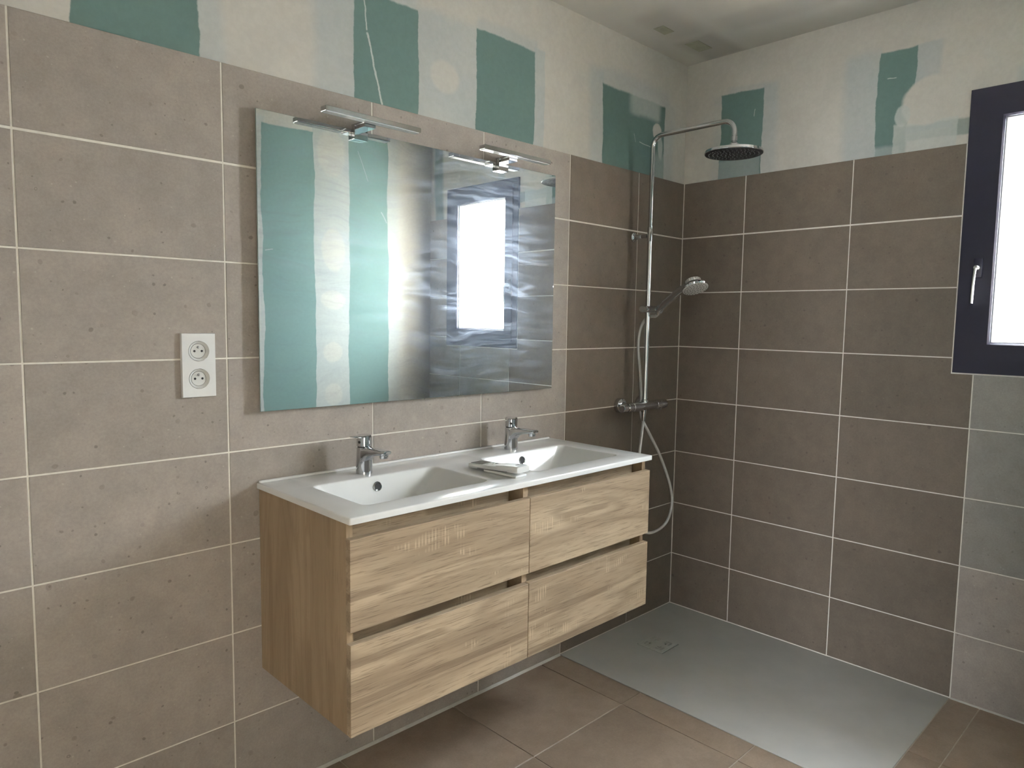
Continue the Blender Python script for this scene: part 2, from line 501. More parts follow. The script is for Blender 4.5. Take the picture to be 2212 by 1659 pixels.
M['plaster_front'] = plaster_mat('plasterboard_opposite_vanity', 'X', [
    (-1.19, -1.15, 0, 2.47, .03, .01, .03, WF, .8), (-.335, -.255, 0, 2.50, .01, .06, .05, WF, .85),
    (-.850, -.612, 0, 2.7, .01, .01, .05, WF, .9), (-1.162, -.845, -1, 2.435, .004, .004, .01, T, 1), (-.617, -.335, -1, 2.475, .004, .004, .01, T, 1),
    (-2.35, -2.04, -1, 2.45, .004, .004, .01, T, 1), (-1.83, -1.55, -1, 2.46, .004, .004, .01, T, 1), (-2.04, -1.83, 0, 2.7, .01, .01, .05, WF, .9),
    (-3.55, -3.24, -1, 2.45, .004, .004, .01, T, 1), (-3.05, -2.78, -1, 2.46, .004, .004, .01, T, 1),
], [(-.73, 2.34, .09, .13, .3, CF, .9), (-.72, 1.78, .075, .13, .2, CF, .95), (-.73, 1.48, .085, .055, .25, CF, .8), (-.73, 1.17, .07, .06, .25, CF, .8), (-.73, .92, .06, .07, .3, CF, .7)],
    [(-.56, 2.38, -.48, 2.22, .003, WF, .9), (-1.15, 1.74, -1.10, 1.75, .004, WF, .9), (-.38, 2.05, -.34, 1.98, .006, WF, .8)], base=CF)
M['plaster_left'] = plaster_mat('plasterboard_end_wall', 'Y', [
    (-.75, -.45, -1, 2.45, .004, .004, .01, T, 1), (-.45, -.36, 0, 2.5, .01, .05, .03, WG, .8)])
DKM = (0.40, 0.385, 0.355)
CLC = (0.60, 0.585, 0.545)


def ceiling_mat():
    m, nt, b = new_mat('skimmed_ceiling')
    tc = node(nt, 'ShaderNodeTexCoord')
    v = tc.outputs['Object']
    sep = node(nt, 'ShaderNodeSeparateXYZ')
    w = noise(nt, v, 2.0, 3)
    p = vmath(nt, 'ADD', v, vmath(nt, 'SCALE', vmath(nt, 'SUBTRACT', w.outputs['Color'], (.5, .5, .5)), scale=.10))
    link(nt, p, sep.inputs[0])
    x, y = sep.outputs[0], sep.outputs[1]
    col = mixc(nt, ramp(nt, noise(nt, v, 3.0, 4).outputs['Fac'], .35, .7), CLC, tuple(c * .94 for c in CLC))
    for (x0, x1, y0, y1, s, a) in [(-.60, -.28, -.28, -.12, .10, .5), (-.26, .02, -.27, -.10, .06, .75), (-.8, -.55, -.62, -.42, .12, .6), (-.45, -.02, -1.4, -.55, .08, .0),
                                   (-.35, -.20, -1.9, -.35, .07, .35), (-4, -.85, -.22, -.10, .08, .35)]:
        k = math_n(nt, 'MULTIPLY', ramp(nt, x, x0 - s / 2, x0 + s / 2), ramp(nt, x, x1 - s / 2, x1 + s / 2, 1., 0.))
        k = math_n(nt, 'MULTIPLY', k, math_n(nt, 'MULTIPLY', ramp(nt, y, y0 - s / 2, y0 + s / 2), ramp(nt, y, y1 - s / 2, y1 + s / 2, 1., 0.)))
        col = mixc(nt, math_n(nt, 'MULTIPLY', k, a), col, DKM)
    link(nt, col, b.inputs['Base Color'])
    b.inputs['Roughness'].default_value = .9
    b.inputs['Specular IOR Level'].default_value = .2
    return m


M['ceiling'] = ceiling_mat()

# ------------------------------------------------------------------ mesh helpers


def bm_box(bm, x0, x1, y0, y1, z0, z1, bev=0.0, seg=2):
    vsn = [bm.verts.new(p) for p in ((x0, y0, z0), (x1, y0, z0), (x1, y1, z0), (x0, y1, z0), (x0, y0, z1), (x1, y0, z1), (x1, y1, z1), (x0, y1, z1))]
    fs = [bm.faces.new([vsn[i] for i in f]) for f in ((0, 3, 2, 1), (4, 5, 6, 7), (0, 1, 5, 4), (1, 2, 6, 5), (2, 3, 7, 6), (3, 0, 4, 7))]
    if bev:
        es = list({e for f in fs for e in f.edges})
        bmesh.ops.bevel(bm, geom=es, offset=bev, segments=seg, affect='EDGES', profile=0.5)
    return vsn


def bm_rings(bm, rings, cap0=True, cap1=True):
    vr = [[bm.verts.new(p) for p in r] for r in rings]
    n = len(vr[0])
    for a, b in zip(vr[:-1], vr[1:]):
        for i in range(n):
            j = (i + 1) % n
            bm.faces.new((a[i], a[j], b[j], b[i]))
    if cap0:
        bm.faces.new(list(reversed(vr[0])))
    if cap1:
        bm.faces.new(vr[-1])
    return vr


def frame_of(t, up=Vector((0, 0, 1))):
    t = t.normalized()
    if abs(t.dot(up)) > 0.98:
        up = Vector((1, 0, 0))
    a = t.cross(up).normalized()
    return a, a.cross(t).normalized()


def bm_lathe(bm, base, axis, prof, n=32, cap0=True, cap1=True):
    """prof: list of (distance along axis, radius)"""
    base, axis = Vector(base), Vector(axis).normalized()
    a, b = frame_of(axis)
    rings = []
    for d, r in prof:
        rings.append([base + axis * d + (a * math.cos(2 * math.pi * i / n) + b * math.sin(2 * math.pi * i / n)) * max(r, 1e-5) for i in range(n)])
    bm_rings(bm, rings, cap0, cap1)


def bm_tube(bm, pts, r, n=16, cap=True):
    pts = [Vector(p) for p in pts]
    rs = r if isinstance(r, (list, tuple)) else [r] * len(pts)
    t0 = (pts[1] - pts[0]).normalized()
    a, b = frame_of(t0)
    rings = []
    for i, p in enumerate(pts):
        if i == 0:
            t = pts[1] - pts[0]
        elif i == len(pts) - 1:
            t = pts[-1] - pts[-2]
        else:
            t = (pts[i + 1] - pts[i]).normalized() + (pts[i] - pts[i - 1]).normalized()
        t.normalize()
        a = (a - t * a.dot(t)).normalized()
        b = t.cross(a)
        rings.append([p + (a * math.cos(2 * math.pi * k / n) + b * math.sin(2 * math.pi * k / n)) * rs[i] for k in range(n)])
    bm_rings(bm, rings, cap, cap)


def catmull(pts, sub=10):
    P = [Vector(p) for p in pts]
    P = [P[0] * 2 - P[1]] + P + [P[-1] * 2 - P[-2]]
    out = []
    for i in range(1, len(P) - 2):
        for k in range(sub):
            t = k / sub
            out.append(0.5 * ((2 * P[i]) + (P[i + 1] - P[i - 1]) * t + (2 * P[i - 1] - 5 * P[i] + 4 * P[i + 1] - P[i + 2]) * t * t
                              + (3 * P[i] - P[i - 1] - 3 * P[i + 1] + P[i + 2]) * t ** 3))
    out.append(P[-2])
    return out


def arc_path(corners, rad, sub=8):
    """polyline with rounded corners"""
    P = [Vector(p) for p in corners]
    out = [P[0]]
    for i in range(1, len(P) - 1):
        d0 = (P[i - 1] - P[i]).normalized()
        d1 = (P[i + 1] - P[i]).normalized()
        s, e = P[i] + d0 * rad, P[i] + d1 * rad
        for k in range(sub + 1):
            t = k / sub
            out.append((1 - t) ** 2 * s + 2 * t * (1 - t) * (P[i] * 0.82 + (s + e) * 0.09) + t * t * e)
    out.append(P[-1])
    return out


def bm_cells(bm, us, vs_, keep, to3d, thick_dir):
    """prism from grid cells kept by keep(i,j); to3d(u,v)->front point, thick_dir=vector to back"""
    gv = {}

    def V(i, j):
        if (i, j) not in gv:
            gv[(i, j)] = bm.verts.new(to3d(us[i], vs_[j]))
        return gv[(i, j)]
    fs = []
    for i in range(len(us) - 1):
        for j in range(len(vs_) - 1):
            if keep(i, j):
                fs.append(bm.faces.new((V(i, j), V(i + 1, j), V(i + 1, j + 1), V(i, j + 1))))
    r = bmesh.ops.extrude_face_region(bm, geom=fs)
    nv = [g for g in r['geom'] if isinstance(g, bmesh.types.BMVert)]
    bmesh.ops.translate(bm, verts=nv, vec=thick_dir)


def rect_hole(bm, x0, x1, z0, z1, cx, cz, r, to3d, n=32):
    """flat rectangle with a round hole; returns hole ring verts"""
    angs = [2 * math.pi * i / n for i in range(n)]
    for (a, b) in ((x0, z0), (x1, z0), (x1, z1), (x0, z1)):
        t = math.atan2(b - cz, a - cx) % (2 * math.pi)
        k = min(range(n), key=lambda q: abs((angs[q] - t + math.pi) % (2 * math.pi) - math.pi))
        angs[k] = t
    angs.sort()
    inner, outer = [], []
    for t in angs:
        c, s = math.cos(t), math.sin(t)
        k = 1e9
        if c > 1e-9: k = min(k, (x1 - cx) / c)
        if c < -1e-9: k = min(k, (x0 - cx) / c)
        if s > 1e-9: k = min(k, (z1 - cz) / s)
        if s < -1e-9: k = min(k, (z0 - cz) / s)
        outer.append(bm.verts.new(to3d(cx + c * k, cz + s * k)))
        inner.append(bm.verts.new(to3d(cx + c * r, cz + s * r)))
    m = len(angs)
    for i in range(m):
        j = (i + 1) % m
        bm.faces.new((inner[i], outer[i], outer[j], inner[j]))
    return inner


def finish(bm, smooth=False):
    bmesh.ops.recalc_face_normals(bm, faces=bm.faces)
    if smooth:
        for f in bm.faces:
            f.smooth = True


def obj(name, bm, mat, parent=None, smooth=False, angle=40, world=True, mat2=None):
    """one mesh object; bm is in world coordinates unless world=False (then it is local to its parent)"""
    finish(bm, smooth)
    if parent is not None and world:
        bmesh.ops.translate(bm, verts=bm.verts, vec=-wloc(parent))
    me = bpy.data.meshes.new(name)
    bm.to_mesh(me)
    bm.free()
    me.materials.append(mat)
    if smooth:
        me.set_sharp_from_angle(angle=math.radians(angle))
    o = bpy.data.objects.new(name, me)
    COL.objects.link(o)
    if parent is not None:
        o.parent = parent
    return o


def wloc(o):
    v = Vector(o.location)
    while o.parent is not None:
        o = o.parent
        v += Vector(o.location)
    return v


def thing(name, label, cat, loc, group=None):
    o = bpy.data.objects.new(name, None)
    o.empty_display_size = 0.05
    COL.objects.link(o)
    o.location = loc
    o['label'] = label
    o['category'] = cat
    if group:
        o['group'] = group
    return o


def copy_tree(o, parent=None):
    c = o.copy()
    COL.objects.link(c)
    if parent is not None:
        c.parent = parent
    for ch in list(o.children):
        copy_tree(ch, c)
    return c


def structure(name, bm, mat):
    o = obj(name, bm, mat)
    o['kind'] = 'structure'
    return o


B = bmesh.new
# ------------------------------------------------------------------ setting: shell
HT, WT = 0.2530, 0.45383       # tile pitch
GR = 0.0042                    # grout width
ZR = [2.0252 - HT * k for k in range(9)]
ZR[8] = 0.003
XF, YH = 0.3558, 0.3097
PB = 0.009                     # plaster sits behind the tile face

bm = B(); bm_box(bm, XL - .15, .25, PB, .20, -.10, CEIL + .1); wall_back = structure('wall_back', bm, M['plaster_back'])
bm = B()
bm_cells(bm, [XL - .15, DX0, DX1, .25], [-.10, 0, DZ, CEIL + .1], lambda i, j: not (i == 1 and j == 1), lambda u, v: (u, YF, v), Vector((0, -.15, 0)))
wall_front = structure('wall_front', bm, M['plaster_front'])
# unseen hall behind the camera, added with a window opening for fill light
bm = B()
bm_box(bm, XH - .15, -1.6, HY - .15, HY, -.10, CEIL + .1)
structure('wall_hall_back', bm, M['plaster_hall'])
bm = B()
bm_cells(bm, [HY, HLY0, HLY1, YF - .15], [-.10, HLZ0, HLZ1, CEIL + .1], lambda i, j: not (i == 1 and j == 1), lambda u, v: (XH, u, v), Vector((-.15, 0, 0)))
structure('wall_hall_left_fill', bm, M['plaster_hall'])
bm = B(); bm_box(bm, XH - .15, XL - .15, YF - .15, YF, -.10, CEIL + .1); structure('wall_hall_front', bm, M['plaster_hall'])
bm = B(); bm_box(bm, -1.75, -1.6, HY, YF - .15, -.10, CEIL + .1); structure('wall_hall_right', bm, M['plaster_hall'])
bm = B(); bm_box(bm, XH - .15, -1.6, HY - .15, YF - .15, CEIL, CEIL + .1); structure('ceiling_hall', bm, M['plaster_hall'])
bm = B(); bm_box(bm, XH - .15, -1.6, HY - .15, YF, -.10, -.001); structure('floor_hall', bm, M['floor_tile'])
bm = B()
us = [YF, WY0, WY1, PB]
zs = [-.10, WZ0, WZ1, CEIL + .1]
bm_cells(bm, us, zs, lambda i, j: not (i == 1 and j == 1), lambda u, v: (PB, u, v), Vector((.30, 0, 0)))
wall_right = structure('wall_right', bm, M['plaster_right'])
bm = B(); bm_box(bm, XL - .15, XL, YF, PB, -.10, CEIL + .1); wall_left = structure('wall_left', bm, M['plaster_left'])
bm = B(); bm_box(bm, XL, PB, YF, PB, CEIL, CEIL + .1); ceiling = structure('ceiling', bm, M['ceiling'])
bm = B(); bm_box(bm, XL, PB, YF, PB, -.10, -.0022); floor = structure('floor', bm, M['floor_grout'])
bm = B(); bm_box(bm, -20, 20, -20, 14, -.5, -.35); ground = structure('ground_outside', bm, M['ground'])

# bare-board patches left in the ceiling skim
for (x0, x1, y0, y1) in ((-.455, -.375, -.165, -.118), (-.228, -.112, -.186, -.122)):
    bm = B(); bm_box(bm, x0, x1, y0, y1, CEIL - .0015, CEIL + .002); obj('board_patch', bm, M['patch'], ceiling)


# ------------------------------------------------------------------ wall tiles
def tile_mesh(w, h, nrm, t=PB - .0006, ch=.0008):
    """tile as a chamfered slab centred on its own origin, front face at 0 along nrm ('y' faces -y, 'x' faces -x, 'z' faces +z)"""
    bm = bmesh.new()
    a, b = w / 2, h / 2
    rows = [(0.0, ch), (ch, 0.0), (t, 0.0)]
    rings = []
    for d, ins in rows:
        q = [(-a + ins, -b + ins), (a - ins, -b + ins), (a - ins, b - ins), (-a + ins, b - ins)]
        if nrm == 'y':
            rings.append([(u, d, v) for u, v in q])
        elif nrm == 'x':
            rings.append([(d, -u, v) for u, v in q])
        else:
            rings.append([(u, v, -d) for u, v in q])
    bm_rings(bm, rings)
    bmesh.ops.recalc_face_normals(bm, faces=bm.faces)
    me = bpy.data.meshes.new('tile')
    bm.to_mesh(me)
    bm.free()
    return me


cache = {}


def put_tile(w, h, nrm, loc, mat, parent, rnd):
    key = (round(w, 4), round(h, 4), nrm, mat)
    if key not in cache:
        me = tile_mesh(w, h, nrm)
        me.materials.append(M[mat])
        cache[key] = me
    o = bpy.data.objects.new('tile', cache[key])
    COL.objects.link(o)
    o.parent = parent
    # tiles are set by hand: a hair proud or shy of each other
    j = (rnd.random() - .5) * .0006
    loc = list(loc)
    loc['xyz'.index(nrm)] += j
    o.location = Vector(loc) - wloc(parent)
    return o


rnd = random.Random(3)
# wall behind the vanity
xs = [0.0, -XF]
while xs[-1] > XL + WT:
    xs.append(xs[-1] - WT)
xs.append(XL)
for r in range(8):
    z1, z0 = ZR[r], ZR[r + 1]
    for c in range(len(xs) - 1):
        xa, xb = xs[c + 1], xs[c]
        w, h = xb - xa - GR, z1 - z0 - GR
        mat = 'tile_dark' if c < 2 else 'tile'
        put_tile(w, h, 'y', ((xa + xb) / 2, 0, (z0 + z1) / 2 + (0.0017 if r == 0 else 0)), mat, wall_back, rnd)
bm = B(); bm_box(bm, XL, PB, .0016, PB + .004, 0, ZR[0] - .001); obj('grout', bm, M['grout'], wall_back)
# wall with the window
ys = [0.0, -YH, -YH - WT, -YH - 2 * WT, -YH - 3 * WT, YF]
for r in range(8):
    z1, z0 = ZR[r], ZR[r + 1]
    for c in range(len(ys) - 1):
        ya, yb = ys[c + 1], ys[c]
        w, h = yb - ya - GR, z1 - z0 - GR
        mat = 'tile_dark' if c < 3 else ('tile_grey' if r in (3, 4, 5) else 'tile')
        dz = 0.0017 if r == 0 else 0
        u0, u1, v0, v1 = ya + GR / 2, yb - GR / 2, z0 + GR / 2 + dz, z1 - GR / 2 + dz
        g = .005
        hu0, hu1, hv0, hv1 = WY0 - g, WY1 + g, WZ0 - g, WZ1 + g
        if u1 <= hu0 or u0 >= hu1 or v1 <= hv0 or v0 >= hv1:
            put_tile(w, h, 'x', (0, (ya + yb) / 2, (z0 + z1) / 2 + dz), mat, wall_right, rnd)
            continue
        uu = sorted({u0, u1} | {q for q in (hu0, hu1) if u0 < q < u1})
        vv = sorted({v0, v1} | {q for q in (hv0, hv1) if v0 < q < v1})

        def keep(i, j):
            a, b_ = (uu[i] + uu[i + 1]) / 2, (vv[j] + vv[j + 1]) / 2
            return not (hu0 < a < hu1 and hv0 < b_ < hv1)
        if any(keep(i, j) for i in range(len(uu) - 1) for j in range(len(vv) - 1)):
            bm = B(); bm_cells(bm, uu, vv, keep, lambda u, v: (0, u, v), Vector((PB - .0006, 0, 0)))
            obj('tile', bm, M[mat], wall_right)
bm = B()
bm_cells(bm, [YF, WY0, WY1, 0.0016], [0, WZ0, ZR[0] - .001], lambda i, j: not (i == 1 and j == 1), lambda u, v: (.0016, u, v), Vector((.012, 0, 0)))
obj('grout', bm, M['grout'], wall_right)

# floor tiles (45 x 45), cut round the shower tray
TX, TY = -.812, -1.2135          # tray edges
fx = [PB - .002]
for k in range(12):
    q = -.475 - .4570 * k
    if q > XL: fx.append(q)
fx.append(XL)
fy = [0.0, -.407, -.860, -1.313, -1.766, YF]
for i in range(len(fx) - 1):
    for j in range(len(fy) - 1):
        xa, xb, ya, yb = fx[i + 1] + .0018, fx[i] - .0018, fy[j + 1] + .0018, fy[j] - .0018
        if yb > -.003: yb = -.003
        hx, hy = TX - .004, TY - .004
        if xb <= hx or yb <= hy:
            put_tile(xb - xa, yb - ya, 'z', ((xa + xb) / 2, (ya + yb) / 2, 0), 'floor_tile', floor, rnd)
            continue
        uu = sorted({xa, xb} | ({hx} if xa < hx < xb else set()))
        vv = sorted({ya, yb} | ({hy} if ya < hy < yb else set()))

        def keep(a, b_):
            return not ((uu[a] + uu[a + 1]) / 2 > hx and (vv[b_] + vv[b_ + 1]) / 2 > hy)
        if any(keep(a, b_) for a in range(len(uu) - 1) for b_ in range(len(vv) - 1)):
            bm = B(); bm_cells(bm, uu, vv, keep, lambda u, v: (u, v, 0), Vector((0, 0, -.008)))
            obj('tile', bm, M['floor_tile'], floor)
# pale joint where floor meets the wall
bm = B()
bm_rings(bm, [[(x, .001, -.002), (x, -.0085, -.002), (x, -.0085, .0012), (x, -.002, .0075), (x, .001, .0075)] for x in (XL, TX - .004)])
trim = structure('trim_1', bm, M['silicone'])
bm = B()
bm_rings(bm, [[(.001, y, -.002), (-.004, y, -.002), (-.004, y, .001), (-.001, y, .004), (.001, y, .004)] for y in (YF, TY - .004)])
structure('trim_2', bm, M['silicone'])

# ------------------------------------------------------------------ window
win = bpy.data.objects.new('window_1', None)
COL.objects.link(win)
win.location = (0, (WY0 + WY1) / 2, WZ0)
win['kind'] = 'structure'
win['label'] = 'dark anthracite framed frosted window in the tiled right wall'


def rect_ring(bm, y0, y1, z0, z1, wd, x0, x1, bev_in=0.0):
    """mitred rectangular frame, front at x0, back at x1; bev_in chamfers the inner front edge"""
    def loop(x, ins):
        return [(x, y0 + ins, z0 + ins), (x, y1 - ins, z0 + ins), (x, y1 - ins, z1 - ins), (x, y0 + ins, z1 - ins)]
    bm_rings(bm, [loop(x1, 0), loop(x0, 0), loop(x0, wd - bev_in), loop(x0 + bev_in, wd), loop(x1, wd), loop(x1, 0)], False, False)
    bmesh.ops.remove_doubles(bm, verts=bm.verts, dist=1e-6)


bm = B(); rect_ring(bm, WY0, WY1, WZ0, WZ1, .050, -.004, .066); obj('frame', bm, M['frame'], win)
sy0, sy1, sz0, sz1 = WY0 + .040, WY1 - .040, WZ0 + .042, WZ1 - .040
bm = B(); rect_ring(bm, sy0, sy1, sz0, sz1, .068, -.012, .058, .006); sash = obj('sash', bm, M['frame'], win)
bm = B(); rect_ring(bm, sy0 + .064, sy1 - .064, sz0 + .064, sz1 - .064, .011, .004, .030, .004); obj('glazing_bead', bm, M['gasket'], sash)
bm = B(); bm_box(bm, .016, .022, sy0 + .066, sy1 - .066, sz0 + .066, sz1 - .066); obj('glass_pane', bm, M['glass'], win)
# handle on the sash
hy, hz = sy1 - .020, 1.585
bm = B(); bm_box(bm, -.020, -.011, hy - .014, hy + .014, hz - .035, hz + .035, .004); hb = obj('handle_plate', bm, M['frame'], win, True)
bm = B(); bm_lathe(bm, (-.014, hy, hz), (-1, 0, 0), [(0, .009), (.03, .0085), (.034, .006)], 20)
bm_tube(bm, arc_path([(-.040, hy, hz), (-.052, hy, hz - .004), (-.056, hy + .002, hz - .050), (-.052, hy + .004, hz - .125)], .012), .0044, 12)
obj('handle', bm, M['steel'], win, True)
# outside reveal of the opening
bm = B()
bm_cells(bm, [WY0, WY0 + .012, WY1 - .012, WY1], [WZ0, WZ0 + .012, WZ1 - .012, WZ1], lambda i, j: not (i == 1 and j == 1), lambda u, v: (.067, u, v), Vector((.245, 0, 0)))
obj('outer_reveal', bm, M['render'], wall_right)

# ------------------------------------------------------------------ shower tray
tray = thing('shower_tray', 'flat pale grey shower tray set flush in the floor corner', 'shower tray', (TX / 2, TY / 2, 0))
dcx, dcy, dh = -.430, -.223, .060
bm = B()
bm_cells(bm, [TX, dcx - dh - .004, dcx + dh + .004, -.0015], [TY, dcy - dh - .004, dcy + dh + .004, -.0015], lambda i, j: not (i == 1 and j == 1), lambda u, v: (u, v, .0015), Vector((0, 0, -.003)))
obj('tray_slab', bm, M['tray'], tray)
bm = B(); bm_box(bm, dcx - dh - .006, dcx + dh + .006, dcy - dh - .006, dcy + dh + .006, -.0021, -.0008); obj('drain_well', bm, M['dark_gap'], tray)
# cover with L-shaped slots near each corner, built as cells
g = [-dh, -.044, -.039, -.029, -.024, -.014, .014, .024, .029, .039, .044, dh]


def keep(i, j):
    u, v = (g[i] + g[i + 1]) / 2, (g[j] + g[j + 1]) / 2
    au, av = abs(u), abs(v)
    outer = max(au, av) > .039 and max(au, av) < .044 and min(au, av) > .014
    inner = max(au, av) > .024 and max(au, av) < .029 and min(au, av) > .014
    return not (outer or inner)


bm = B(); bm_cells(bm, g, g, keep, lambda u, v: (dcx + u, dcy + v, .0045), Vector((0, 0, -.0048)))
obj('drain_cover', bm, M['drain'], tray)

# ------------------------------------------------------------------ vanity cabinet
VX0, VX1, VYF = -2.092, -.900, -.475
van = thing('vanity_cabinet', 'wall-hung light oak vanity cabinet with four drawers under the white double basin', 'cabinet', ((VX0 + VX1) / 2, 0, .382))
CT = .9035        # underside of the basin top
PY = VYF + .019   # back of drawer fronts
xm = (VX0 + VX1) / 2
for nm, a, b_ in (('side_panel', VX0 + .002, VX0 + .020), ('side_panel', VX1 - .020, VX1 - .002)):
    bm = B(); bm_box(bm, a, b_, PY + .001, -.001, .384, CT - .001, .0006, 1); obj(nm, bm, M['oak_side_shaded'], van)
bm = B(); bm_box(bm, xm - .010, xm + .010, PY + .001, -.03, .404, CT - .002, .0006, 1); obj('centre_panel', bm, M['oak_edge'], van)
bm = B(); bm_box(bm, VX0 + .020, VX1 - .020, PY + .003, -.02, .386, .402); obj('bottom_panel', bm, M['oak_side_shaded'], van)
bm = B(); bm_box(bm, VX0 + .021, VX1 - .021, -.020, -.004, .404, CT - .05); obj('back_panel', bm, M['oak_side_shaded'], van)
rows = ((.6435, .8665), (.3865, .6125))
for (x0, x1) in ((VX0, xm - .0012), (xm + .0012, VX1)):
    for (z0, z1) in rows:
        bm = B(); bm_box(bm, x0, x1, VYF, PY, z0, z1, .0008, 1)
        d = obj('drawer', bm, M['oak'], van)
        # inner drawer box behind the front
        bm = B()
        a, b_ = (x0 + .034, x1 - .024)
        bm_cells(bm, [a, a + .014, b_ - .014, b_], [-.40, -.386, -.06, -.046], lambda i, j: not (i == 1 and j == 1), lambda u, v: (u, v, z0 + .02), Vector((0, 0, .12)))
        obj('drawer_box', bm, M['grey_plastic'], d)
        # set-back finger-pull rail, stopping short on the right
        bm = B()
        bm_box(bm, x0 + .0205, x1 - .0405, PY + .028, PY + .044, z1 - .030, (CT - .001) if z1 > .8 else z1 + .034, .0005, 1)
        obj('rail', bm, M['oak'], van)
        bm = B(); bm_box(bm, x1 - .040, x1 - .0115 if x1 < -1 else x1 - .021, PY + .060, PY + .066, z1 - .03, (CT - .001) if z1 > .8 else z1 + .034); obj('rail_bracket', bm, M['dark_gap'], van)

# ------------------------------------------------------------------ double washbasin
ZT = .9195
BX0, BX1, BYF = -2.096, -.896, -.481
basin = thing('double_washbasin', 'glossy white ceramic double washbasin top on the oak cabinet', 'washbasin', ((BX0 + BX1) / 2, 0, CT))
bm = B()
bx = [BX0, -2.006, -1.586, -1.398, -.984, BX1]
by = [BYF, -.402, -.137, -.0005]
vt = {(i, j): bm.verts.new((bx[i], by[j], ZT)) for i in range(6) for j in range(4)}
for i in range(5):
    for j in range(3):
        if j == 1 and i in (1, 3):
            continue
        bm.faces.new((vt[i, j], vt[i + 1, j], vt[i + 1, j + 1], vt[i, j + 1]))
# outer skirt
per = [(i, 0) for i in range(6)] + [(5, 1), (5, 2), (5, 3)] + [(i, 3) for i in (4, 3, 2, 1, 0)] + [(0, 2), (0, 1)]
low = [bm.verts.new((vt[k].co.x, vt[k].co.y, CT)) for k in per]
sk = []
for k in range(len(per)):
    l = (k + 1) % len(per)
    sk.append(bm.faces.new((vt[per[k]], low[k], low[l], vt[per[l]])))
# bowls
rim_edges, floor_edges = [], []
DEPTH = .098
for i in (1, 3):
    c = [vt[i, 1], vt[i + 1, 1], vt[i + 1, 2], vt[i, 2]]
    ix, iyf, iyr = .082, .030, .022
    lo = [bm.verts.new(p) for p in ((bx[i] + ix, by[1] + iyf, ZT - DEPTH), (bx[i + 1] - ix, by[1] + iyf, ZT - DEPTH),
                                    (bx[i + 1] - ix, by[2] - iyr, ZT - DEPTH), (bx[i] + ix, by[2] - iyr, ZT - DEPTH))]
    fs = [bm.faces.new((c[k], c[(k + 1) % 4], lo[(k + 1) % 4], lo[k])) for k in range(4)]
    ff = bm.faces.new(lo)
    rim_edges += [bm.edges.get((c[k], c[(k + 1) % 4])) for k in range(4)]
    floor_edges += list(ff.edges) + [bm.edges.get((c[k], lo[k])) for k in range(4)]
outer_top = [bm.edges.get((vt[per[k]], vt[per[(k + 1) % len(per)]])) for k in range(len(per))]
outer_vert = [bm.edges.get((vt[k], low[per.index(k)])) for k in ((0, 0), (5, 0))]
outer_low = [bm.edges.get((low[k], low[k + 1])) for k in range(0, 8)]
bmesh.ops.recalc_face_normals(bm, faces=bm.faces)
bmesh.ops.bevel(bm, geom=floor_edges, offset=.020, segments=6, affect='EDGES', profile=.5)
rim_edges = [e for e in bm.edges if e.is_valid and abs(e.verts[0].co.z - ZT) < 1e-6 and abs(e.verts[1].co.z - ZT) < 1e-6 and len(e.link_faces) == 2 and any(f.normal.z < .97 for f in e.link_faces)]
rim_edges += [e for e in bm.edges if abs(e.verts[0].co.x - e.verts[1].co.x) < 1e-6 and abs(e.verts[0].co.y - BYF) < 1e-6 and abs(e.verts[1].co.y - BYF) < 1e-6 and (abs(e.verts[0].co.x - BX0) < 1e-5 or abs(e.verts[0].co.x - BX1) < 1e-5)]
bmesh.ops.bevel(bm, geom=list(set(rim_edges)), offset=.0042, segments=3, affect='EDGES', profile=.5)
# raised lip along the wall
bm_box(bm, BX0 + .004, BX1 - .016, -.013, -.0005, ZT - .006, ZT + .0055, .0035, 3)
top = obj('basin_top', bm, M['ceramic'], basin, True, 35)
for cx in (-1.797, -1.198):
    s = math.atan2(.022, DEPTH)
    z = .8885
    y = by[2] - (ZT - z) * .022 / DEPTH
    ax = Vector((0, -math.cos(s), math.sin(s)))
    bm = B(); bm_lathe(bm, Vector((cx, y, z)) + ax * -.004, ax, [(0, .0145), (.0055, .0145), (.0075, .0128), (.0068, .0105), (.002, .0095)], 32, False, False)
    ring = obj('overflow_ring', bm, M['chrome'], basin, True)
    bm = B(); bm_lathe(bm, Vector((cx, y, z)) + ax * -.003, ax, [(0, .0098), (.0052, .0098)], 24)
    obj('overflow_hole', bm, M['dark_gap'], ring)
for cx in (-1.796, -1.191):
    bm = B(); bm_lathe(bm, (cx, -.272, ZT - DEPTH - .003), (0, 0, 1), [(0, .032), (.005, .032), (.0075, .028), (.0095, .012)], 32)
    obj('waste_plug', bm, M['chrome'], basin, True)


# ------------------------------------------------------------------ basin mixer taps
def superring(cy_, hw, z0, z1, n=24, e=.55):
    zc, hz_ = (z0 + z1) / 2, (z1 - z0) / 2
    out = []
    for k in range(n):
        t = 2 * math.pi * k / n
        c, s = math.cos(t), math.sin(t)
        out.append((hw * math.copysign(abs(c) ** e, c), cy_, zc + hz_ * math.copysign(abs(s) ** e, s)))
    return out


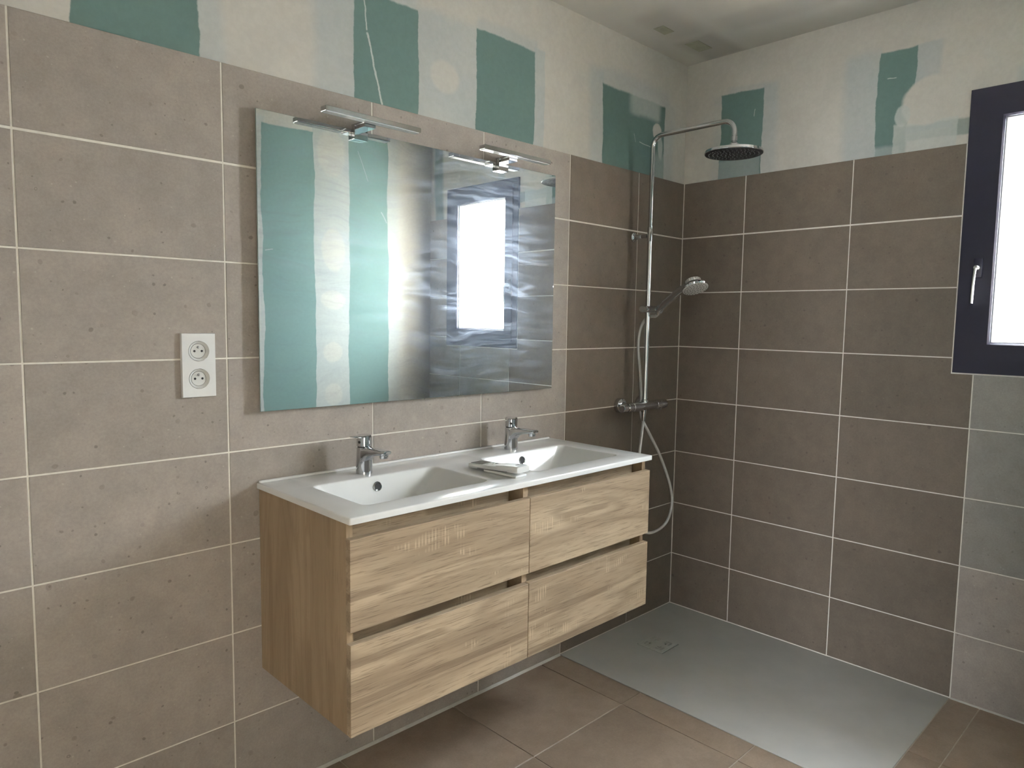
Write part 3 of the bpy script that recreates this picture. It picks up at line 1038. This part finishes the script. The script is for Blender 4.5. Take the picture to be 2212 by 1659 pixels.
def make_tap(label):
    t = thing('basin_tap', label, 'tap', (0, 0, 0), 'basin taps')
    bm = B()
    rings = []
    for z, rx, ry, oy in ((0, .0248, .0245, 0), (.003, .0248, .0245, 0), (.03, .0238, .0238, -.0005), (.05, .0228, .0232, -.001), (.066, .0222, .0225, -.001), (.0785, .0214, .0214, 0)):
        rings.append([(rx * math.cos(2 * math.pi * k / 32), oy + ry * math.sin(2 * math.pi * k / 32), z) for k in range(32)])
    bm_rings(bm, rings)
    obj('body', bm, M['chrome'], t, True, 40, world=False)
    bm = B()
    sp = [(-.004, .0205, .020, .079), (-.018, .0200, .034, .0805), (-.028, .0195, .0465, .0815), (-.042, .0185, .0555, .0822), (-.062, .0175, .0605, .0825), (-.085, .0168, .0645, .0825), (-.107, .0160, .0675, .0820), (-.1185, .0148, .0705, .0815), (-.1215, .0125, .0725, .0805)]
    bm_rings(bm, [superring(*q) for q in sp])
    spt = obj('spout', bm, M['chrome'], t, True, 50, world=False)
    bm = B(); bm_lathe(bm, (0, -.103, .0700), (.0, -.12, -1), [(0, .0125), (.010, .0122), (.012, .0105), (.0115, .0085)], 24)
    obj('aerator', bm, M['chrome'], t, True, 40, world=False)
    bm = B(); bm_lathe(bm, (0, 0, .0775), (0, 0, 1), [(0, .0195), (.004, .0195)], 32)
    obj('shadow_ring', bm, M['dark_gap'], t, True, world=False)
    bm = B(); bm_lathe(bm, (0, 0, .0808), (0, 0, 1), [(0, .0205), (.001, .0216), (.026, .0222), (.0315, .0218), (.0335, .020), (.0342, .012)], 32)
    cap = obj('handle', bm, M['chrome'], t, True, 30, world=False)
    # lever blade pointing along -y of the handle, tipping up slightly
    bm = B()
    rg = []
    for y, hw, z0, z1 in ((-.006, .0195, .0265, .0340), (-.022, .0165, .0272, .0345), (-.040, .0115, .0300, .0358), (-.052, .0098, .0318, .0362), (-.0555, .0075, .0330, .0358)):
        rg.append(superring(y, hw, z0 + .0808, z1 + .0808, 20, .6))
    bm_rings(bm, rg)
    obj('lever', bm, M['chrome'], cap, True, 40, world=False)
    bm = B(); bm_lathe(bm, (0, -.0200, .0950), (0, -1, 0), [(0, .0042), (.0024, .0042)], 16)
    obj('screw_hole', bm, M['dark_gap'], cap, True, world=False)
    return t


tap = make_tap('chrome mixer tap over the left bowl, its lever turned to the left')
tap.location = (-1.803, -.083, ZT)
tap2 = copy_tree(tap)
tap2['label'] = 'chrome mixer tap over the right bowl, behind the white remote control'
tap2.location = (-1.190, -.079, ZT)
for t_, ang in ((tap, -72), (tap2, -48)):
    for ch in t_.children:
        if ch.name.startswith('handle'):
            ch.rotation_euler.z = math.radians(ang)

# ------------------------------------------------------------------ remote control in its cradle
hold = thing('remote_cradle', 'small white wall cradle under the remote control, between the two bowls', 'holder', (-1.497, -.335, ZT))
hold.rotation_euler.z = math.radians(3)
bm = B(); bm_box(bm, -.024, .024, -.098, .035, .0003, .0075, .002); obj('base', bm, M['white_plastic'], hold, True, world=False)
rem = thing('remote_control', 'white remote control lying on the basin rim between the two bowls', 'remote control', (-1.497, -.335, ZT + .0080))
rem.rotation_euler = (math.radians(-3.2), 0, math.radians(3))
bm = B()
prof = []
for y, hw, z0, z1 in ((.102, .018, .006, .013), (.098, .0255, .002, .0155), (.088, .028, .0004, .0162), (-.020, .028, .0004, .0166), (-.0202, .028, .0004, .0200), (-.098, .028, .0004, .0222), (-.104, .0275, .0012, .0215), (-.1065, .0265, .003, .0195)):
    prof.append(superring(y, hw, z0, z1, 28, .32))
bm_rings(bm, prof); obj('body', bm, M['white_plastic'], rem, True, 35, world=False)
bm = B(); bm_box(bm, -.0215, .0215, .040, .092, .0150, .0172, .0006, 1); obj('screen', bm, M['screen'], rem, world=False)
for (x, y, r) in ((-.014, .026, .0042), (.001, .028, .0042), (.015, .026, .0042), (-.008, .010, .0035), (.010, .010, .005)):
    bm = B(); bm_lathe(bm, (x, y, .0160), (0, 0, 1), [(0, r), (.0018, r), (.0024, r * .6)], 16)
    obj('button', bm, M['cool_plastic'] if r < .005 else M['grey_plastic'], rem, True, world=False)
bm = B(); bm_box(bm, -.004, .018, -.082, -.079, .0205, .0222); obj('cover_slot', bm, M['dark_gap'], rem, world=False)
bm = B(); bm_box(bm, -.0284, .0284, -.066, .058, .0030, .0042); obj('seam', bm, M['dark_gap'], rem, world=False)

# ------------------------------------------------------------------ mirror and mirror lamps
MX0, MX1, MZ0, MZ1, MY = -2.0925, -.9215, 1.1190, 1.9235, -.025
mir = thing('wall_mirror', 'large frameless mirror hung on the tiled wall above the double basin', 'mirror', ((MX0 + MX1) / 2, 0, MZ0))
bm = B(); bm_box(bm, MX0 + .04, MX1 - .04, MY + .005, -.001, MZ0 + .04, MZ1 - .04); obj('back_frame', bm, M['dark_gap'], mir)
bm = B(); bm_box(bm, MX0, MX1, MY + .0008, MY + .005, MZ0, MZ1, .0006, 1); obj('glass_edge', bm, M['mirror_edge'], mir)
bm = B()
vv = [bm.verts.new(p) for p in ((MX0 + .0008, MY, MZ0 + .0008), (MX1 - .0008, MY, MZ0 + .0008), (MX1 - .0008, MY, MZ1 - .0008), (MX0 + .0008, MY, MZ1 - .0008))]
bk = [bm.verts.new((v.co.x, MY + .0006, v.co.z)) for v in vv]
bm.faces.new(vv); bm.faces.new(list(reversed(bk)))
for k in range(4):
    bm.faces.new((vv[k], bk[k], bk[(k + 1) % 4], vv[(k + 1) % 4]))
obj('mirror_face', bm, M['mirror'], mir)


def make_lamp(label):
    t = thing('mirror_lamp', label, 'lamp', (0, 0, 0), 'mirror lamps')
    # local origin: mirror face, top edge, lamp centre
    bm = B(); bm_box(bm, -.158, .158, -.093, -.065, .0085, .0225, .0012, 2); obj('housing', bm, M['chrome'], t, world=False)
    bm = B(); bm_box(bm, -.154, .154, -.0905, -.0675, .0070, .0088); obj('diffuser', bm, M['lens'], t, world=False)
    bm = B(); bm_box(bm, -.0185, .0185, -.064, .0070, .0100, .0160, .0008, 1)
    bm_box(bm, -.0185, .0185, -.0640, -.0010, -.002, .0095, .0008, 1)
    obj('arm', bm, M['chrome'], t, world=False)
    bm = B(); bm_box(bm, -.0225, .0225, -.0170, -.0004, -.0290, .0105, .0012, 2); obj('clamp', bm, M['chrome'], t, world=False)
    return t


lamp = make_lamp('chrome bar lamp clamped on the mirror top edge, the one nearer the wall socket')
lamp.location = (-1.782, MY, MZ1)
lamp2 = copy_tree(lamp)
lamp2['label'] = 'chrome bar lamp clamped on the mirror top edge, the one nearer the shower'
lamp2.location = (-1.208, MY, MZ1)

# ------------------------------------------------------------------ double wall socket
sock = thing('wall_socket', 'white double wall socket on the taupe tiles beside the mirror', 'socket', (-2.2475, 0, 1.2505))
bm = B()
PT = -.0095
hw, hh = .0415, .0810
cz_ = (.0365, -.0345)
to = lambda u, v: (u, PT, v)
rings_h = []
r1 = rect_hole(bm, -hw, hw, 0.001, hh, 0, cz_[0], .0262, to)
r2 = rect_hole(bm, -hw, hw, -hh, 0.001, 0, cz_[1], .0262, to)
bmesh.ops.remove_doubles(bm, verts=bm.verts, dist=1e-6)
outer = [e for e in bm.edges if len(e.link_faces) == 1 and max(abs(abs(v.co.x) - hw) < 1e-5 or abs(abs(v.co.z) - hh) < 1e-5 for v in e.verts)
         and not any((v.co.x ** 2 + (v.co.z - c) ** 2) ** .5 < .0264 for v in e.verts for c in cz_)]
r = bmesh.ops.extrude_edge_only(bm, edges=outer)
nv = [g for g in r['geom'] if isinstance(g, bmesh.types.BMVert)]
for v in nv:
    v.co.y = -.0065
    v.co.x *= 1.035
    v.co.z *= 1.018
es = [g for g in r['geom'] if isinstance(g, bmesh.types.BMEdge) and all(abs(v.co.y + .0065) < 1e-6 for v in g.verts)]
r = bmesh.ops.extrude_edge_only(bm, edges=es)
for v in [g for g in r['geom'] if isinstance(g, bmesh.types.BMVert)]:
    v.co.y = -.0003
obj('cover_plate', bm, M['white_plastic'], sock, True, 60, world=False)
for c in cz_:
    bm = B(); bm_lathe(bm, (0, -.0002, c), (0, -1, 0), [(0, .0253), (.0100, .0253), (.0094, .0242), (.0030, .0190)], 40, True, False)
    ins = obj('socket_insert', bm, M['cool_plastic'], sock, True, 30, world=False)
    bm = B(); bm_lathe(bm, (0, -.0020, c), (0, -1, 0), [(0, .0181), (.0022, .0181)], 40); obj('socket_face', bm, M['cool_plastic'], ins, True, 30, world=False)
    for dx in (-.0093, .0093):
        bm = B(); bm_lathe(bm, (dx, -.0036, c), (0, -1, 0), [(0, .0030), (.0010, .0030)], 16); obj('pin_hole', bm, M['dark_gap'], ins, world=False)
    bm = B(); bm_lathe(bm, (0, -.0036, c + .0098), (0, -1, 0), [(0, .0022), (.004, .0022), (.0055, .0010)], 16); obj('earth_pin', bm, M['steel'], ins, True, 30, world=False)
    bm = B(); bm_lathe(bm, (0, -.0034, c + .0098), (0, -1, 0), [(0, .0031), (.0012, .0031)], 16); obj('earth_hole', bm, M['dark_gap'], ins, world=False)
    bm = B(); bm_lathe(bm, (0, -.0001, c), (0, -1, 0), [(0, .0262), (.0018, .0262)], 32); obj('back_shadow', bm, M['dark_gap'], ins, world=False)

# ------------------------------------------------------------------ shower column
SX, SY = -.385, -.085
col = thing('rain_shower', 'chrome shower column on the dark tiles with round rain head and bar mixer', 'shower', (SX, 0, 1.0))
bm = B(); bm_tube(bm, [(SX, SY, 1.025), (SX, SY, 1.745)], .0112, 24); obj('riser_pipe', bm, M['chrome'], col, True)
bm = B(); bm_tube(bm, arc_path([(SX, SY, 1.745), (SX, SY, 2.158), (SX, -.459, 2.158), (SX, -.459, 2.097)], .045, 10), .0100, 24); obj('shower_arm', bm, M['chrome'], col, True)
bm = B(); bm_lathe(bm, (SX, SY, 1.722), (0, 0, 1), [(0, .0112), (.001, .0128), (.045, .0128), (.047, .0122), (.060, .0122), (.061, .0100)], 24); obj('pipe_collar', bm, M['chrome'], col, True, 30)
bm = B(); bm_lathe(bm, (SX, -.0005, 1.7445), (0, -1, 0), [(0, .021), (.003, .021), (.006, .018), (.010, .0115), (.040, .0095), (.042, .0082), (.072, .0082)], 28); obj('wall_bracket', bm, M['chrome'], col, True, 30)
# rain head
hd = Vector((SX, -.459, 0))
bm = B(); bm_lathe(bm, hd + Vector((0, 0, 2.097)), (0, 0, -1), [(0, .0090), (.0012, .0090), (.0016, .0116), (.020, .0116), (.0205, .0088), (.025, .0088), (.026, .013), (.030, .0175), (.038, .0195), (.043, .021), (.050, .026)], 32)
obj('swivel', bm, M['chrome'], col, True, 30)
bm = B(); bm_lathe(bm, hd + Vector((0, 0, 2.0475)), (0, 0, -1), [(0, .020), (.003, .060), (.006, .103), (.008, .108), (.017, .1095), (.0185, .1085)], 64)
head = obj('rain_head', bm, M['chrome'], col, True, 30)
bm = B(); bm_lathe(bm, hd + Vector((0, 0, 2.0295)), (0, 0, -1), [(0, .1075), (.0022, .1070), (.003, .104)], 64); obj('spray_plate', bm, M['rubber'], head, True, 30)
bm = B()
for k, nn in enumerate((1, 6, 12, 18, 24, 30, 36)):
    for q in range(nn):
        a = 2 * math.pi * q / nn + k * .3
        rr = k * .0155
        bm_lathe(bm, hd + Vector((rr * math.cos(a), rr * math.sin(a), 2.0267)), (0, 0, -1), [(0, .0022), (.0016, .0019), (.0024, .001)], 8)
nz = obj('nozzles', bm, M['nozzle'], head); nz['kind'] = 'stuff'
# thermostatic bar mixer
MZc = 1.016
bm = B(); bm_lathe(bm, (-.510, SY, MZc), (1, 0, 0), [(0, .0165), (.002, .0185), (.030, .0195), (.032, .0188), (.034, .0200), (.200, .0205), (.202, .0196), (.204, .0205), (.262, .0215), (.276, .0200), (.284, .0150), (.287, .0080)], 32)
mix = obj('bar_mixer', bm, M['chrome'], col, True, 30)
bm = B(); bm_lathe(bm, (-.549, SY, MZc), (1, 0, 0), [(0, .0150), (.002, .0168), (.030, .0172), (.031, .0130), (.041, .0130)], 32); obj('flow_knob', bm, M['chrome'], mix, True, 30)
for x in (-.462, -.308):
    bm = B(); bm_lathe(bm, (x, -.0004, MZc), (0, -1, 0), [(0, .0320), (.018, .0320), (.022, .0300), (.024, .0180), (.026, .0150), (.080, .0150)], 36); obj('wall_rosette', bm, M['chrome'], mix, True, 30)
bm = B(); bm_lathe(bm, (SX, SY, MZc + .015), (0, 0, 1), [(0, .0150), (.010, .0145), (.013, .0118)], 24); obj('pipe_socket', bm, M['chrome'], mix, True, 30)
bm = B(); bm_lathe(bm, (SX - .004, SY, MZc - .016), (-.05, 0, -1), [(0, .0130), (.012, .0120), (.014, .0105), (.030, .0095), (.050, .0078)], 24); obj('hose_outlet', bm, M['chrome'], mix, True, 30)
bm = B(); bm_lathe(bm, (-.262, SY - .002, MZc - .018), (0, 0, -1), [(0, .0035), (.006, .0030), (.008, .0015)], 12); obj('stop_button', bm, M['chrome'], mix, True, 30)
# slider and holder
SZ = 1.434
bm = B(); bm_lathe(bm, (SX - .022, SY, SZ), (1, 0, 0), [(0, .0130), (.002, .0150), (.030, .0165), (.036, .0150)], 28)
bm_tube(bm, [(SX, SY, SZ), (SX, SY - .042, SZ), (SX, SY - .050, SZ + .001)], [.0150, .0135, .0115], 24)
sl = obj('slider', bm, M['chrome'], col, True, 35)
bm = B(); bm_lathe(bm, (SX - .0235, SY, SZ), (-1, 0, 0), [(0, .0130), (.018, .0140), (.024, .0120), (.026, .006)], 28); obj('slider_knob', bm, M['grey_plastic'], sl, True, 35)
bm = B(); bm_lathe(bm, (SX, SY - .057, SZ - .014), (0, -.36, .93), [(0, .0110), (.002, .0130), (.026, .0155), (.028, .0140)], 24); obj('cone_holder', bm, M['grey_plastic'], sl, True, 35)

# ------------------------------------------------------------------ hand shower
hand = thing('hand_shower', 'chrome hand shower with grey spray face resting in the slider holder', 'hand shower', (SX, -.142, 1.42))
hc = Vector((-.478, -.370, 1.513))
nrm = Vector((-.20, -.40, -.89)).normalized()
bm = B()
pts = catmull([(SX, -.136, 1.412), (SX - .006, -.152, 1.436), (SX - .020, -.190, 1.462), (SX - .043, -.250, 1.494), (SX - .062, -.300, 1.518), (SX - .080, -.345, 1.532)], 8)
n_ = len(pts)
rs = [.0095 + .006 * math.sin(math.pi * min(1, i / (n_ - 1) * 1.05)) ** 1.0 * .55 + .004 * (i / (n_ - 1)) for i in range(n_)]
bm_tube(bm, pts, rs, 24)
obj('handle', bm, M['chrome'], hand, True, 40)
bm = B(); bm_lathe(bm, hc, -nrm, [(-.002, .0515), (.003, .0535), (.008, .0520), (.016, .036), (.022, .024), (.024, .010)], 48)
hh_ = obj('shower_head', bm, M['chrome'], hand, True, 35)
bm = B(); bm_lathe(bm, hc + nrm * .0015, nrm, [(0, .0500), (.0016, .0495), (.0028, .046)], 48); obj('spray_face', bm, M['sprayface'], hh_, True, 35)
bm = B()
fa, fb = frame_of(nrm)
for k, nn in enumerate((0, 6, 11, 16, 22)):
    for q in range(nn):
        a = 2 * math.pi * q / nn + k * .4
        bm_lathe(bm, hc + nrm * .0040 + (fa * math.cos(a) + fb * math.sin(a)) * (k * .0108), nrm, [(0, .0019), (.0010, .0017), (.0014, .0008)], 8)
nz2 = obj('nozzles', bm, M['rubber'], hh_); nz2['kind'] = 'stuff'
bm = B()
dn = 40
sel_c = hc - nrm * .017 + Vector((0, .004, .006))
rg = []
for d, rr in ((0, .030), (.012, .030), (.014, .027)):
    rg.append([sel_c - nrm * d + (fa * math.cos(2 * math.pi * q / dn) + fb * math.sin(2 * math.pi * q / dn)) * (rr + (.0008 if q % 2 else -.0004)) for q in range(dn)])
bm_rings(bm, rg); obj('selector_ring', bm, M['steel'], hh_)

# ------------------------------------------------------------------ shower hose
hs = [(SX - .0065, SY, .952), (-.400, -.088, .925), (-.432, -.104, .870), (-.462, -.116, .790), (-.488, -.124, .690), (-.495, -.130, .590), (-.462, -.132, .500), (-.390, -.130, .461),
      (-.300, -.128, .462), (-.232, -.124, .492), (-.198, -.120, .560), (-.207, -.116, .630), (-.238, -.110, .705), (-.285, -.098, .800), (-.335, -.078, .890), (-.360, -.053, .960),
      (-.356, -.043, 1.020), (-.360, -.045, 1.075), (-.380, -.050, 1.170), (-.397, -.050, 1.270), (-.394, -.054, 1.340), (-.374, -.062, 1.385), (-.364, -.085, 1.402), (-.374, -.118, 1.404), (SX, -.1385, 1.4165)]
bm = B(); bm_tube(bm, catmull(hs, 10), .0062, 12)
hose = obj('shower_hose', bm, M['hose'], None, True)
hose['label'] = 'silver shower hose looping down beside the cabinet below the bar mixer'
hose['category'] = 'hose'
